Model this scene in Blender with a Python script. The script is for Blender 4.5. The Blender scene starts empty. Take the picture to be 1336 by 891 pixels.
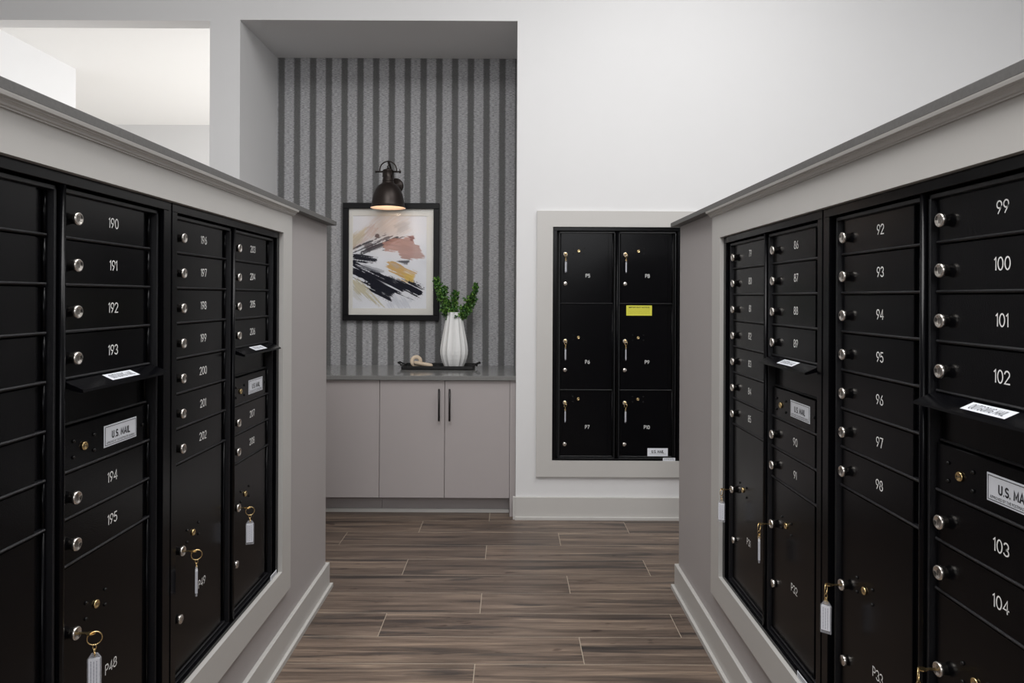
import bpy, math, random
import numpy as np
from mathutils import Vector, Matrix
random.seed(7)
rng = np.random.RandomState(5)
SC = bpy.context.scene
COL = SC.collection
R = math.radians
H = 1.34                                     # eye height

# ------------------------------------------------------------------ camera, world, lights, exposure
cam_d = bpy.data.cameras.new('camera')
cam = bpy.data.objects.new('camera', cam_d)
COL.objects.link(cam)
cam.location = (0, 0, H)
cam.rotation_euler = (R(90), -0.0045, 0)
cam_d.sensor_width = 36.0
cam_d.lens = 890.0 / 1336 * 36
cam_d.shift_x = 1.0 / 1336
cam_d.shift_y = -57.5 / 1336
cam_d.clip_start = 0.02
SC.camera = cam

world = bpy.data.worlds.new('world')
world.use_nodes = True
SC.world = world
world.node_tree.nodes['Background'].inputs[0].default_value = (0.9, 0.94, 1.0, 1)
world.node_tree.nodes['Background'].inputs[1].default_value = 0.4
SC.view_settings.view_transform = 'Standard'
SC.view_settings.look = 'None'
SC.view_settings.gamma = 1.0
SC.view_settings.use_curve_mapping = False
SC.view_settings.exposure = 0.0


def area(name, loc, size, power, color=(1, 1, 1), rot=(0, 0, 0), sy=None):
    l = bpy.data.lights.new(name, 'AREA')
    l.energy = power
    l.color = color
    l.shape = 'RECTANGLE'
    l.size = size
    l.size_y = sy or size
    o = bpy.data.objects.new(name, l)
    COL.objects.link(o)
    o.location = loc
    o.rotation_euler = rot
    return o


CEIL = 3.85
area('unseen_ceiling_light', (1.1, 2.5, CEIL - .03), 1.2, 36, (1, .99, .985), sy=1.3)
area('unseen_ceiling_light', (-0.38, 1.0, CEIL - .03), 1.8, 94, (1, .99, .985), sy=1.8)  # unseen overhead fill, added to brighten the niche front and right casing
area('added_front_fill', (0.0, -2.9, 2.9), 3.6, 70, (.97, .98, 1.0), rot=(R(84), 0, 0), sy=1.8)  # fill panel added behind the camera, stands for no window
area('rear_room_up_fill', (-3.4, 6.1, .2), 6.5, 70, (1, .985, .965), rot=(R(180), 0, 0), sy=3.0)  # hidden fill near the floor, added to light the rear ceiling evenly
area('rear_room_side_fill', (0.3, 6.3, 1.5), 2.4, 95, (.97, .98, 1.0), rot=(0, R(90), 0), sy=2.4)  # unseen side fill, added to brighten the rear room's left wall


# ------------------------------------------------------------------ mesh helper
class MB:
    def __init__(s):
        s.v = []
        s.f = []
        s.m = []
        s.sm = []

    def add(s, vs, fs, mi=0, smooth=False):
        b = len(s.v)
        s.v += [tuple(p) for p in vs]
        for f in fs:
            s.f.append(tuple(b + i for i in f))
            s.m.append(mi)
            s.sm.append(smooth)

    def box(s, x0, x1, y0, y1, z0, z1, mi=0):
        vs = [(x0, y0, z0), (x1, y0, z0), (x1, y1, z0), (x0, y1, z0), (x0, y0, z1), (x1, y0, z1), (x1, y1, z1), (x0, y1, z1)]
        s.add(vs, [(0, 3, 2, 1), (4, 5, 6, 7), (0, 1, 5, 4), (1, 2, 6, 5), (2, 3, 7, 6), (3, 0, 4, 7)], mi)

    def front(s, x0, x1, y0, y1, z0, z1, b=.0012, mi=0):
        """box whose front face (at y0, looking to -y) is chamfered"""
        vs = [(x0 + b, y0, z0 + b), (x1 - b, y0, z0 + b), (x1 - b, y0, z1 - b), (x0 + b, y0, z1 - b),
              (x0, y0 + b, z0), (x1, y0 + b, z0), (x1, y0 + b, z1), (x0, y0 + b, z1),
              (x0, y1, z0), (x1, y1, z0), (x1, y1, z1), (x0, y1, z1)]
        s.add(vs, [(0, 1, 2, 3), (4, 5, 1, 0), (5, 6, 2, 1), (6, 7, 3, 2), (7, 4, 0, 3),
                   (8, 9, 5, 4), (9, 10, 6, 5), (10, 11, 7, 6), (11, 8, 4, 7), (11, 10, 9, 8)], mi)

    def slab(s, x0, x1, y0, y1, z0, z1, b=.001, mi=0):
        """box whose top face is chamfered"""
        vs = [(x0 + b, y0 + b, z1), (x1 - b, y0 + b, z1), (x1 - b, y1 - b, z1), (x0 + b, y1 - b, z1),
              (x0, y0, z1 - b), (x1, y0, z1 - b), (x1, y1, z1 - b), (x0, y1, z1 - b),
              (x0, y0, z0), (x1, y0, z0), (x1, y1, z0), (x0, y1, z0)]
        s.add(vs, [(0, 1, 2, 3), (4, 5, 1, 0), (5, 6, 2, 1), (6, 7, 3, 2), (7, 4, 0, 3),
                   (8, 9, 5, 4), (9, 10, 6, 5), (10, 11, 7, 6), (11, 8, 4, 7), (11, 10, 9, 8)], mi)

    def lathe(s, prof, seg=24, mat=None, mi=0, smooth=True, cap=True):
        """profile of (r, z) turned about local z, then moved by the matrix"""
        M = mat or Matrix()
        vs = []
        for r, z in prof:
            for k in range(seg):
                a = 2 * math.pi * k / seg
                vs.append(tuple(M @ Vector((r * math.cos(a), r * math.sin(a), z))))
        fs = []
        for i in range(len(prof) - 1):
            for k in range(seg):
                k2 = (k + 1) % seg
                fs.append((i * seg + k, i * seg + k2, (i + 1) * seg + k2, (i + 1) * seg + k))
        if cap:
            fs.append(tuple(range(seg))[::-1])
            fs.append(tuple((len(prof) - 1) * seg + k for k in range(seg)))
        s.add(vs, fs, mi, smooth)

    def tube(s, pts, r, seg=8, mi=0, closed=False, radii=None):
        pts = [Vector(p) for p in pts]
        n = len(pts)
        vs = []
        up = Vector((0, 0, 1))
        prev = None
        for i, p in enumerate(pts):
            if closed:
                t = (pts[(i + 1) % n] - pts[i - 1]).normalized()
            else:
                t = (pts[min(i + 1, n - 1)] - pts[max(i - 1, 0)]).normalized()
            if prev is None:
                a = up if abs(t.dot(up)) < .9 else Vector((1, 0, 0))
                u = t.cross(a).normalized()
            else:
                u = (prev - t * prev.dot(t)).normalized()
            prev = u
            w = t.cross(u)
            rr = radii[i] if radii else r
            for k in range(seg):
                a = 2 * math.pi * k / seg
                vs.append(tuple(p + u * (rr * math.cos(a)) + w * (rr * math.sin(a))))
        fs = []
        for i in range(n if closed else n - 1):
            j = (i + 1) % n
            for k in range(seg):
                k2 = (k + 1) % seg
                fs.append((i * seg + k, i * seg + k2, j * seg + k2, j * seg + k))
        if not closed:
            fs.append(tuple(range(seg))[::-1])
            fs.append(tuple((n - 1) * seg + k for k in range(seg)))
        s.add(vs, fs, mi, True)

    def extrude(s, prof, axis, a0, a1, mi=0):
        """closed profile in the two other axes, extruded along axis"""
        def P(u, w, a):
            return {'x': (a, u, w), 'y': (u, a, w), 'z': (u, w, a)}[axis]
        n = len(prof)
        vs = [P(u, w, a0) for u, w in prof] + [P(u, w, a1) for u, w in prof]
        fs = [(i, (i + 1) % n, n + (i + 1) % n, n + i) for i in range(n)]
        fs += [tuple(range(n))[::-1], tuple(range(n, 2 * n))]
        s.add(vs, fs, mi)

    def mesh(s, name, mats):
        me = bpy.data.meshes.new(name)
        me.from_pydata(s.v, [], s.f)
        for m in (mats if isinstance(mats, (list, tuple)) else [mats]):
            me.materials.append(m)
        me.polygons.foreach_set('material_index', s.m)
        me.polygons.foreach_set('use_smooth', s.sm)
        me.update()
        return me

    def build(s, name, mats, parent=None, loc=None):
        return link(name, s.mesh(name, mats), parent, loc)


def link(name, me, parent=None, loc=None, rz=0):
    o = bpy.data.objects.new(name, me)
    COL.objects.link(o)
    if parent:
        o.parent = parent
    if loc:
        o.location = loc
    if rz:
        o.rotation_euler = (0, 0, rz)
    return o


def tag(o, label=None, cat=None, group=None, kind=None):
    if label:
        o['label'] = label
    if cat:
        o['category'] = cat
    if group:
        o['group'] = group
    if kind:
        o['kind'] = kind
    return o


def struct(o):
    o['kind'] = 'structure'
    return o


def empty(name, loc=(0, 0, 0), rz=0):
    o = bpy.data.objects.new(name, None)
    COL.objects.link(o)
    o.empty_display_size = .05
    o.location = loc
    o.rotation_euler = (0, 0, rz)
    return o


def copy_tree(o, parent=None):
    c = o.copy()
    COL.objects.link(c)
    if parent:
        c.parent = parent
    for ch in list(o.children):
        copy_tree(ch, c)
    return c


# ------------------------------------------------------------------ materials
def mat(name, color, rough=.5, metal=0.0, bump=None, spec=.5, vary=None, coat=0.0):
    m = bpy.data.materials.new(name)
    m.use_nodes = True
    nt = m.node_tree
    b = nt.nodes['Principled BSDF']
    b.inputs['Base Color'].default_value = (*color, 1)
    b.inputs['Roughness'].default_value = rough
    b.inputs['Metallic'].default_value = metal
    b.inputs['Specular IOR Level'].default_value = spec
    b.inputs['Coat Weight'].default_value = coat
    tc = nt.nodes.new('ShaderNodeTexCoord')
    if bump:
        scale, strength, dist = bump
        n = nt.nodes.new('ShaderNodeTexNoise')
        n.inputs['Scale'].default_value = scale
        n.inputs['Detail'].default_value = 3
        nt.links.new(tc.outputs['Object'], n.inputs['Vector'])
        bp = nt.nodes.new('ShaderNodeBump')
        bp.inputs['Strength'].default_value = strength
        bp.inputs['Distance'].default_value = dist
        nt.links.new(n.outputs['Fac'], bp.inputs['Height'])
        nt.links.new(bp.outputs['Normal'], b.inputs['Normal'])
    if vary:
        scale, amt = vary
        n = nt.nodes.new('ShaderNodeTexNoise')
        n.inputs['Scale'].default_value = scale
        n.inputs['Detail'].default_value = 4
        nt.links.new(tc.outputs['Object'], n.inputs['Vector'])
        cr = nt.nodes.new('ShaderNodeValToRGB')
        cr.color_ramp.elements[0].position = .3
        cr.color_ramp.elements[1].position = .7
        cr.color_ramp.elements[0].color = (*[c * (1 - amt) for c in color], 1)
        cr.color_ramp.elements[1].color = (*[min(1, c * (1 + amt)) for c in color], 1)
        nt.links.new(n.outputs['Fac'], cr.inputs['Fac'])
        nt.links.new(cr.outputs['Color'], b.inputs['Base Color'])
    return m


M = {}
M['white'] = mat('white_wall_paint', (.76, .76, .762), .7, bump=(90, .08, .002), vary=(1.2, .01))
M['ceiling'] = mat('ceiling_paint', (.80, .795, .78), .8)
M['taupe'] = mat('taupe_wall_paint', (.44, .412, .408), .6, bump=(110, .10, .002))
M['trim'] = mat('greige_trim_paint', (.565, .552, .53), .45, bump=(60, .04, .001))
M['ledge'] = mat('grey_ledge_laminate', (.13, .127, .123), .5, vary=(140, .10))
M['counter'] = mat('grey_quartz_worktop', (.20, .20, .195), .18, vary=(160, .12), coat=.3)
M['cab'] = mat('taupe_cabinet_laminate', (.42, .385, .382), .42)
M['cabdark'] = mat('cabinet_gap_dark', (.06, .055, .055), .7)
M['grout'] = mat('pale_grout', (.46, .39, .31), .8)
M['black'] = mat('black_powder_coat', (.0022, .0022, .0030), .20, bump=(330, .16, .0009), spec=.16)
M['blackt'] = mat('black_hammered_coat', (.005, .005, .0068), .34, bump=(600, .8, .0014), spec=.6)
M['blackd'] = mat('black_cavity', (.004, .004, .004), .7)
M['nickel'] = mat('brushed_nickel', (.78, .74, .69), .24, 1.0)
M['keyway'] = mat('keyway_dark', (.16, .15, .14), .4, .8)
M['brass'] = mat('brass', (.85, .64, .32), .25, 1.0)
M['bolt'] = mat('dark_bolt', (.02, .02, .02), .25, .5)
M['num'] = mat('engraved_pale_lettering', (.95, .95, .93), .5)
M['plate'] = mat('silver_label_stock', (.85, .88, .94), .4, .0)
M['ink'] = mat('black_print', (.015, .015, .02), .6)
M['yellow'] = mat('yellow_sticker', (.72, .70, .07), .5)
M['paper'] = mat('tag_paper', (.80, .81, .87), .6)
M['frameblack'] = mat('black_picture_frame', (.006, .006, .007), .4, bump=(80, .1, .001), spec=.2)
M['matboard'] = mat('cream_mat_board', (.76, .745, .70), .8)
M['vase'] = mat('white_ceramic', (.82, .82, .81), .45)
M['tray'] = mat('black_tray_metal', (.008, .008, .008), .4, .2)
M['wood'] = mat('pale_beech', (.62, .50, .37), .5, vary=(30, .10))
M['bronze'] = mat('oil_rubbed_bronze', (.030, .022, .019), .38, .55)
M['bronzein'] = mat('shade_inner_enamel', (.85, .72, .62), .5)
M['stem'] = mat('brown_green_stem', (.07, .07, .025), .6)
M['handle'] = mat('dark_bronze_handle', (.022, .02, .02), .35, .6)


def clear(name, tint=(1, 1, 1), rough=.03):
    m = bpy.data.materials.new(name)
    m.use_nodes = True
    nt = m.node_tree
    nt.nodes.remove(nt.nodes['Principled BSDF'])
    out = nt.nodes['Material Output']
    t = nt.nodes.new('ShaderNodeBsdfTransparent')
    t.inputs[0].default_value = (*tint, 1)
    g = nt.nodes.new('ShaderNodeBsdfGlossy')
    g.inputs['Roughness'].default_value = rough
    fr = nt.nodes.new('ShaderNodeFresnel')
    fr.inputs[0].default_value = 1.18
    mx = nt.nodes.new('ShaderNodeMixShader')
    nt.links.new(fr.outputs[0], mx.inputs[0])
    nt.links.new(t.outputs[0], mx.inputs[1])
    nt.links.new(g.outputs[0], mx.inputs[2])
    nt.links.new(mx.outputs[0], out.inputs[0])
    return m


M['glass'] = clear('picture_glass')
M['acrylic'] = mat('frosted_clear_acrylic', (.55, .56, .60), .15)
M['acrylic'].node_tree.nodes['Principled BSDF'].inputs['Alpha'].default_value = .38
M['tagprint'] = mat('small_grey_print', (.30, .31, .38), .6)

m = bpy.data.materials.new('warm_bulb')
m.use_nodes = True
b = m.node_tree.nodes['Principled BSDF']
b.inputs['Base Color'].default_value = (1, .85, .7, 1)
b.inputs['Emission Color'].default_value = (1, .72, .5, 1)
b.inputs['Emission Strength'].default_value = 1.5
M['bulb'] = m


def leaf_mat():
    m = bpy.data.materials.new('green_leaf')
    m.use_nodes = True
    nt = m.node_tree
    b = nt.nodes['Principled BSDF']
    b.inputs['Roughness'].default_value = .4
    g = nt.nodes.new('ShaderNodeNewGeometry')
    cr = nt.nodes.new('ShaderNodeValToRGB')
    e = cr.color_ramp.elements
    e[0].color = (.012, .045, .010, 1)
    e[1].color = (.20, .36, .06, 1)
    e.new(.5).color = (.05, .16, .03, 1)
    nt.links.new(g.outputs['Random Per Island'], cr.inputs['Fac'])
    nt.links.new(cr.outputs['Color'], b.inputs['Base Color'])
    return m


M['leaf'] = leaf_mat()


def plank_mat():
    m = bpy.data.materials.new('wood_look_plank')
    m.use_nodes = True
    nt = m.node_tree
    N, L = nt.nodes, nt.links
    b = N['Principled BSDF']
    tc = N.new('ShaderNodeTexCoord')
    oi = N.new('ShaderNodeObjectInfo')
    off = N.new('ShaderNodeVectorMath')
    off.operation = 'MULTIPLY_ADD'
    cmb = N.new('ShaderNodeCombineXYZ')
    for i in range(3):
        L.new(oi.outputs['Random'], cmb.inputs[i])
    L.new(cmb.outputs[0], off.inputs[0])
    off.inputs[1].default_value = (37.0, 23.0, 11.0)
    L.new(tc.outputs['Object'], off.inputs[2])

    def noise(scale, detail, mscale, rough=.6, dist=0.0):
        mp = N.new('ShaderNodeMapping')
        mp.inputs['Scale'].default_value = mscale
        L.new(off.outputs[0], mp.inputs['Vector'])
        n = N.new('ShaderNodeTexNoise')
        n.inputs['Scale'].default_value = scale
        n.inputs['Detail'].default_value = detail
        n.inputs['Roughness'].default_value = rough
        n.inputs['Distortion'].default_value = dist
        L.new(mp.outputs[0], n.inputs['Vector'])
        return n.outputs['Fac']

    def ramp(fac, stops):
        cr = N.new('ShaderNodeValToRGB')
        e = cr.color_ramp.elements
        e[0].position, e[0].color = stops[0][0], (*stops[0][1], 1)
        e[1].position, e[1].color = stops[-1][0], (*stops[-1][1], 1)
        for p, c in stops[1:-1]:
            e.new(p).color = (*c, 1)
        L.new(fac, cr.inputs['Fac'])
        return cr.outputs['Color']

    def mix(mode, fac, a, c):
        mx = N.new('ShaderNodeMix')
        mx.data_type = 'RGBA'
        mx.blend_type = mode
        if hasattr(fac, 'links'):
            L.new(fac, mx.inputs[0])
        else:
            mx.inputs[0].default_value = fac
        for s_, v in ((6, a), (7, c)):
            if hasattr(v, 'links'):
                L.new(v, mx.inputs[s_])
            else:
                mx.inputs[s_].default_value = (*v, 1)
        return mx.outputs[2]

    broad = ramp(noise(1.0, 3, (1.3, 24, 1), .66, .5), [(.31, (.060, .047, .042)), (.43, (.130, .097, .077)), (.57, (.200, .151, .119)), (.72, (.34, .262, .200))])
    fine = ramp(noise(1.0, 6, (5, 170, 1), .75), [(.32, (.60, .59, .58)), (.68, (1.25, 1.25, 1.25))])
    c1 = mix('MULTIPLY', 1.0, broad, fine)
    streak = ramp(noise(1.0, 4, (.9, 17, 1), .62, .9), [(.54, (0, 0, 0)), (.62, (1, 1, 1))])
    c2 = mix('MIX', streak, c1, mix('MULTIPLY', 1.0, c1, (.42, .45, .50)))
    knots = ramp(noise(1.0, 2, (9, 26, 1), .5, .3), [(.68, (0, 0, 0)), (.74, (1, 1, 1))])
    c3 = mix('MIX', knots, c2, mix('MULTIPLY', 1.0, c2, (.5, .45, .45)))
    tint = ramp(oi.outputs['Random'], [(0, (.86, .84, .83)), (.5, (1.0, .99, .98)), (1, (1.12, 1.09, 1.05))])
    c4 = mix('MULTIPLY', 1.0, c3, tint)
    L.new(c4, b.inputs['Base Color'])
    b.inputs['Roughness'].default_value = .42
    bp = N.new('ShaderNodeBump')
    bp.inputs['Strength'].default_value = .15
    bp.inputs['Distance'].default_value = .002
    L.new(fine, bp.inputs['Height'])
    L.new(bp.outputs[0], b.inputs['Normal'])
    return m


M['plank'] = plank_mat()


def wallpaper_mat():
    m = bpy.data.materials.new('striped_woven_wallpaper')
    m.use_nodes = True
    nt = m.node_tree
    N, L = nt.nodes, nt.links
    b = N['Principled BSDF']
    b.inputs['Roughness'].default_value = .75
    tc = N.new('ShaderNodeTexCoord')
    sp = N.new('ShaderNodeSeparateXYZ')
    L.new(tc.outputs['Object'], sp.inputs[0])

    def math_(op, a, c=None, d=None):
        n = N.new('ShaderNodeMath')
        n.operation = op
        for i, v in enumerate((a, c, d)):
            if v is None:
                continue
            if hasattr(v, 'links'):
                L.new(v, n.inputs[i])
            else:
                n.inputs[i].default_value = v
        return n.outputs[0]

    def noise(scale, ms, detail=4):
        mp = N.new('ShaderNodeMapping')
        mp.inputs['Scale'].default_value = ms
        L.new(tc.outputs['Object'], mp.inputs['Vector'])
        n = N.new('ShaderNodeTexNoise')
        n.inputs['Scale'].default_value = scale
        n.inputs['Detail'].default_value = detail
        n.inputs['Roughness'].default_value = .7
        L.new(mp.outputs[0], n.inputs['Vector'])
        return n.outputs['Fac']
    P = .1108
    wob = math_('MULTIPLY', math_('SUBTRACT', noise(1, (10, 10, 130), 3), .5), .016)
    x = math_('ADD', sp.outputs[0], wob)
    u = math_('FRACT', math_('DIVIDE', math_('ADD', x, 0.0684 + P * 50), P))     # 0 at the middle of a dark stripe
    d = math_('MULTIPLY', math_('ABSOLUTE', math_('SUBTRACT', u, .5)), 2.0)          # 1 at the dark middle
    mr = N.new('ShaderNodeMapRange')
    mr.inputs['From Min'].default_value = .50
    mr.inputs['From Max'].default_value = .68
    L.new(d, mr.inputs['Value'])
    slub = N.new('ShaderNodeValToRGB')
    slub.color_ramp.elements[0].position = .36
    slub.color_ramp.elements[0].color = (.145, .145, .152, 1)
    slub.color_ramp.elements[1].position = .66
    slub.color_ramp.elements[1].color = (.60, .60, .615, 1)
    L.new(noise(1, (48, 48, 400), 5), slub.inputs['Fac'])
    dark = N.new('ShaderNodeValToRGB')
    dark.color_ramp.elements[0].position = .35
    dark.color_ramp.elements[0].color = (.082, .082, .082, 1)
    dark.color_ramp.elements[1].position = .7
    dark.color_ramp.elements[1].color = (.16, .16, .16, 1)
    L.new(noise(1, (120, 120, 260), 5), dark.inputs['Fac'])
    mx = N.new('ShaderNodeMix')
    mx.data_type = 'RGBA'
    L.new(mr.outputs[0], mx.inputs[0])
    L.new(slub.outputs[0], mx.inputs[6])
    L.new(dark.outputs[0], mx.inputs[7])
    L.new(mx.outputs[2], b.inputs['Base Color'])
    bp = N.new('ShaderNodeBump')
    bp.inputs['Strength'].default_value = .3
    bp.inputs['Distance'].default_value = .001
    L.new(slub.outputs[0], bp.inputs['Height'])
    L.new(bp.outputs[0], b.inputs['Normal'])
    return m


M['paper_wall'] = wallpaper_mat()

# ------------------------------------------------------------------ structure
XL, XR = -.846, .773            # faces of the two half walls
YE = 3.125                      # their far ends
YN = -1.3                       # near ends (behind the camera)
YB = 4.134                      # back wall
YNB = 4.79                      # back of the niche
NXL, NXR, NZ = -1.650, .031, 3.015
XWL, XWR = -5.2, 3.08
YF = -3.6
OXR, OXL = -1.833, -4.3         # opening to the rear room
BD = .62                        # depth of the half walls


def st(name, mb, m):
    return struct(mb.build(name, m))


floor = MB()
floor.box(XWL - .1, XWR + .1, YF - .1, 8.0, -.12, -.0007)
floor = st('floor', floor, M['grout'])
PW, PL, PY, PX = .1957, 1.1965, .1987, 1.1995
whole = MB()
whole.slab(-PL / 2, PL / 2, -PW / 2, PW / 2, -.0008, 0, .0003)
whole = whole.mesh('plank', M['plank'])
stuff = MB()
joints = [-.127, -.521, .2735]
for n in range(-5, 40):
    yc = 4.084 - .1987 * n - PY / 2
    j0 = joints[(n + 1) % 3]
    for k in range(-5, 4):
        x0 = j0 + k * PX
        x1 = x0 + PX
        if x1 < XWL or x0 > XWR:
            continue
        a, c = max(x0 + .0015, XWL), min(x1 - .0015, XWR)
        if c - a < .02:
            continue
        if yc > YNB - .02 and a > -1.7:
            continue
        if yc > .25:
            if c - a > PL - .002:
                link('plank', whole, floor, ((a + c) / 2, yc, 0))
            else:
                q = MB()
                q.slab(-(c - a) / 2, (c - a) / 2, -PW / 2, PW / 2, -.0008, 0, .0003)
                q.build('plank', M['plank'], floor, ((a + c) / 2, yc, 0))
        else:
            stuff.slab(a, c, yc - PW / 2, yc + PW / 2, -.0008, 0, .0003)
o = stuff.build('plank_field', M['plank'], floor)
o['kind'] = 'stuff'

# back wall with the niche and the opening left out
wb = MB()
T = .12
wb.box(NXR, .2495, YB, YB + T, 0, CEIL)
wb.box(1.0335, XWR, YB, YB + T, 0, CEIL)
wb.box(.2495, 1.0335, YB, YB + T, 0, .3535)
wb.box(.2495, 1.0335, YB, YB + T, 1.7685, CEIL)
wb.box(NXL, NXR, YB, YB + T, NZ, CEIL)
wb.box(OXR, NXL, YB, YB + T, 0, CEIL)
wb.box(OXL, OXR, YB, YB + T, 3.008, CEIL)
wb.box(XWL, OXL, YB, YB + T, 0, CEIL)
# niche sides and niche ceiling, same paint
wb.box(NXL - .10, NXL, YB + T, YNB + .1, 0, NZ)
wb.box(NXR, NXR + .10, YB + T, YNB + .1, 0, NZ)
wb.box(NXL - .10, NXR + .10, YB + T, YNB + .1, NZ, NZ + .10)
st('wall_back', wb, M['white'])
q = MB()
q.box(NXL, NXR, YNB, YNB + .1, 0, NZ)
st('wall_niche', q, M['paper_wall'])
q = MB()
q.box(XWR, XWR + .12, YF - .12, YB + T, 0, CEIL)
st('wall_outer_right', q, M['white'])
q = MB()
q.box(XWL - .12, XWL, YF - .12, YB + T, 0, CEIL)
st('wall_outer_left', q, M['white'])
q = MB()
q.box(XWL, XWR, YF - .12, YF, 0, CEIL)
st('wall_front', q, M['white'])
q = MB()
q.box(XWL - .12, XWR + .12, YF - .12, YB + T, CEIL, CEIL + .1)
st('ceiling', q, M['ceiling'])
# rear room
q = MB()
RC = 3.29
q.box(-9.2, NXL - .10, YB + T, 8.0, RC, RC + .1)
q.box(NXL - .1, .6, YNB + .1, 8.0, RC, RC + .1)
st('ceiling_rear_room', q, M['ceiling'])
q = MB()
q.box(-3.88, -3.758, YB + T, 5.875, 0, RC)
st('wall_rear_left', q, M['white'])
q = MB()
q.box(-9.2, .6, 7.78, 7.9, 0, RC)
st('wall_rear_back', q, M['white'])
q = MB()
q.box(.5, .6, YNB + .1, 7.78, 0, RC)
st('wall_rear_right', q, M['white'])
q = MB()
q.box(-9.2, -9.1, YB + T, 7.78, 0, RC)
q.box(-9.1, XWL, YB, YB + T, 0, RC)
st('wall_rear_far_left', q, M['white'])
q = MB()
q.box(-9.2, XWL - .12, YB + T, 8.0, -.12, -.002)
st('floor_rear_room', q, M['grout'])

# half walls with an opening for the mailbox cabinets
FZ0L, FZ1L = .337, 1.572
FZ0R, FZ1R = .330, 1.561
CAPZ = 1.667
OPN_L = (.885, 2.482)           # span of the casing opening in y
OPN_R = (.880, 2.474)


def half_wall(name, face, sgn, opn, z0, z1):
    q = MB()
    back = face + sgn * BD

    def bx(a, c, y0, y1, za, zb):
        q.box(min(a, c), max(a, c), y0, y1, za, zb)
    y0, y1 = opn
    bx(face, back, YN, y0, 0, CAPZ)
    bx(face, back, y1, YE, 0, CAPZ)
    bx(face, back, y0, y1, 0, z0)
    bx(face, back, y0, y1, z1, CAPZ)
    bx(face + sgn * (BD - .08), back, y0, y1, z0, z1)
    return st(name, q, M['taupe'])


half_wall('wall_left', XL, -1, OPN_L, FZ0L, FZ1L)
half_wall('wall_right', XR, 1, OPN_R, FZ0R, FZ1R)


def ledge(name, front, back):
    q = MB()
    a, c = min(front, back), max(front, back)
    q.slab(a, c, YN - .02, YE + .018, CAPZ, CAPZ + .019, .0015)
    return st(name, q, M['ledge'])


ledge('trim_1', -.806, XL - BD - .03)
ledge('trim_2', .733, XR + BD + .03)

CW = .096


def casing(name, face, sgn, opn, z0, z1):
    """flat casing boards round the cabinet opening; the boards stand proud of the wall"""
    out = face - sgn * .017
    q = MB()

    def bx(y0, y1, za, zb):
        q.box(min(out, face), max(out, face), y0, y1, za, zb)
    y0, y1 = opn
    ztop = CAPZ
    bx(y1, y1 + CW, z0 - CW, ztop)
    bx(y0 - CW, y0, z0 - CW, ztop)
    bx(y0, y1, z1, ztop)
    bx(y0, y1, z0 - CW, z0)
    return st(name, q, M['trim'])


casing('trim_3', XL, -1, OPN_L, FZ0L, FZ1L)
casing('trim_4', XR, 1, OPN_R, FZ0R, FZ1R)


def crown(name, face, sgn, opn):
    x = face - sgn * .017
    prof = [(0, 0), (.004, 0), (.004, .0025), (.0075, .004), (.0085, .0075), (.0115, .0105), (.0145, .0115), (.0145, .0135), (.021, .0150), (.0225, .0205), (.0225, .0225), (0, .0225)]
    z0 = CAPZ - .0225
    pts = [(x - sgn * a, z0 + c) for a, c in prof]
    if sgn > 0:
        pts = pts[::-1]
    q = MB()
    q.extrude(pts, 'y', opn[0] - CW - .01, opn[1] + CW + .012)
    return st(name, q, M['trim'])


crown('trim_5', XL, -1, OPN_L)
crown('trim_6', XR, 1, OPN_R)


def baseboard(name, pts, h, th, shoe, outward):
    """baseboard with a shoe strip along straight runs: pts are (x0,x1,y0,y1) of the wall line"""


def side_base(name, face, sgn):
    f1 = face - sgn * .016
    f2 = face - sgn * .029
    q = MB()

    def bx(a, c, y0, y1, z0, z1):
        q.slab(min(a, c), max(a, c), y0, y1, z0, z1, .0015)
    bx(face, f1, YN, YE, 0, .118)
    bx(f1, f2, YN, YE + .029, 0, .019)
    # return round the far end of the half wall
    bx(f1, face + sgn * BD, YE, YE + .016, 0, .118)
    bx(f1, face + sgn * BD, YE + .016, YE + .029, 0, .019)
    return st(name, q, M['trim'])


side_base('baseboard_left', XL, -1)
side_base('baseboard_right', XR, 1)
q = MB()
q.slab(NXR - .002, XWR - .001, YB - .016, YB, 0, .135, .002)
q.slab(NXR - .004, XWR - .001, YB - .029, YB - .016, 0, .018, .002)
q.slab(NXR - .016, NXR - .001, YB - .016, YB + .01, 0, .135, .002)
st('baseboard_back', q, M['trim'])
q = MB()
q.slab(OXR, NXL, YB - .016, YB, 0, .135, .002)
q.slab(OXR, NXL, YB - .029, YB - .016, 0, .018, .002)
st('baseboard_pier', q, M['trim'])

# casing round the back wall cabinet
BX0, BW, BZ0, BZ1 = .250, .783, .354, 1.768
q = MB()
for (a, c, z0, z1) in ((BX0 - CW, BX0, BZ0 - CW, BZ1 + CW), (BX0 + BW, BX0 + BW + CW, BZ0 - CW, BZ1 + CW),
                       (BX0, BX0 + BW, BZ1, BZ1 + CW), (BX0, BX0 + BW, BZ0 - CW, BZ0)):
    q.box(a, c, YB - .018, YB, z0, z1)
st('trim_7', q, M['trim'])

# ------------------------------------------------------------------ lettering
def arc(cx, cy, rx, ry, a0, a1, n=10):
    return [(cx + rx * math.cos(R(a0 + (a1 - a0) * i / n)), cy + ry * math.sin(R(a0 + (a1 - a0) * i / n))) for i in range(n + 1)]


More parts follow.
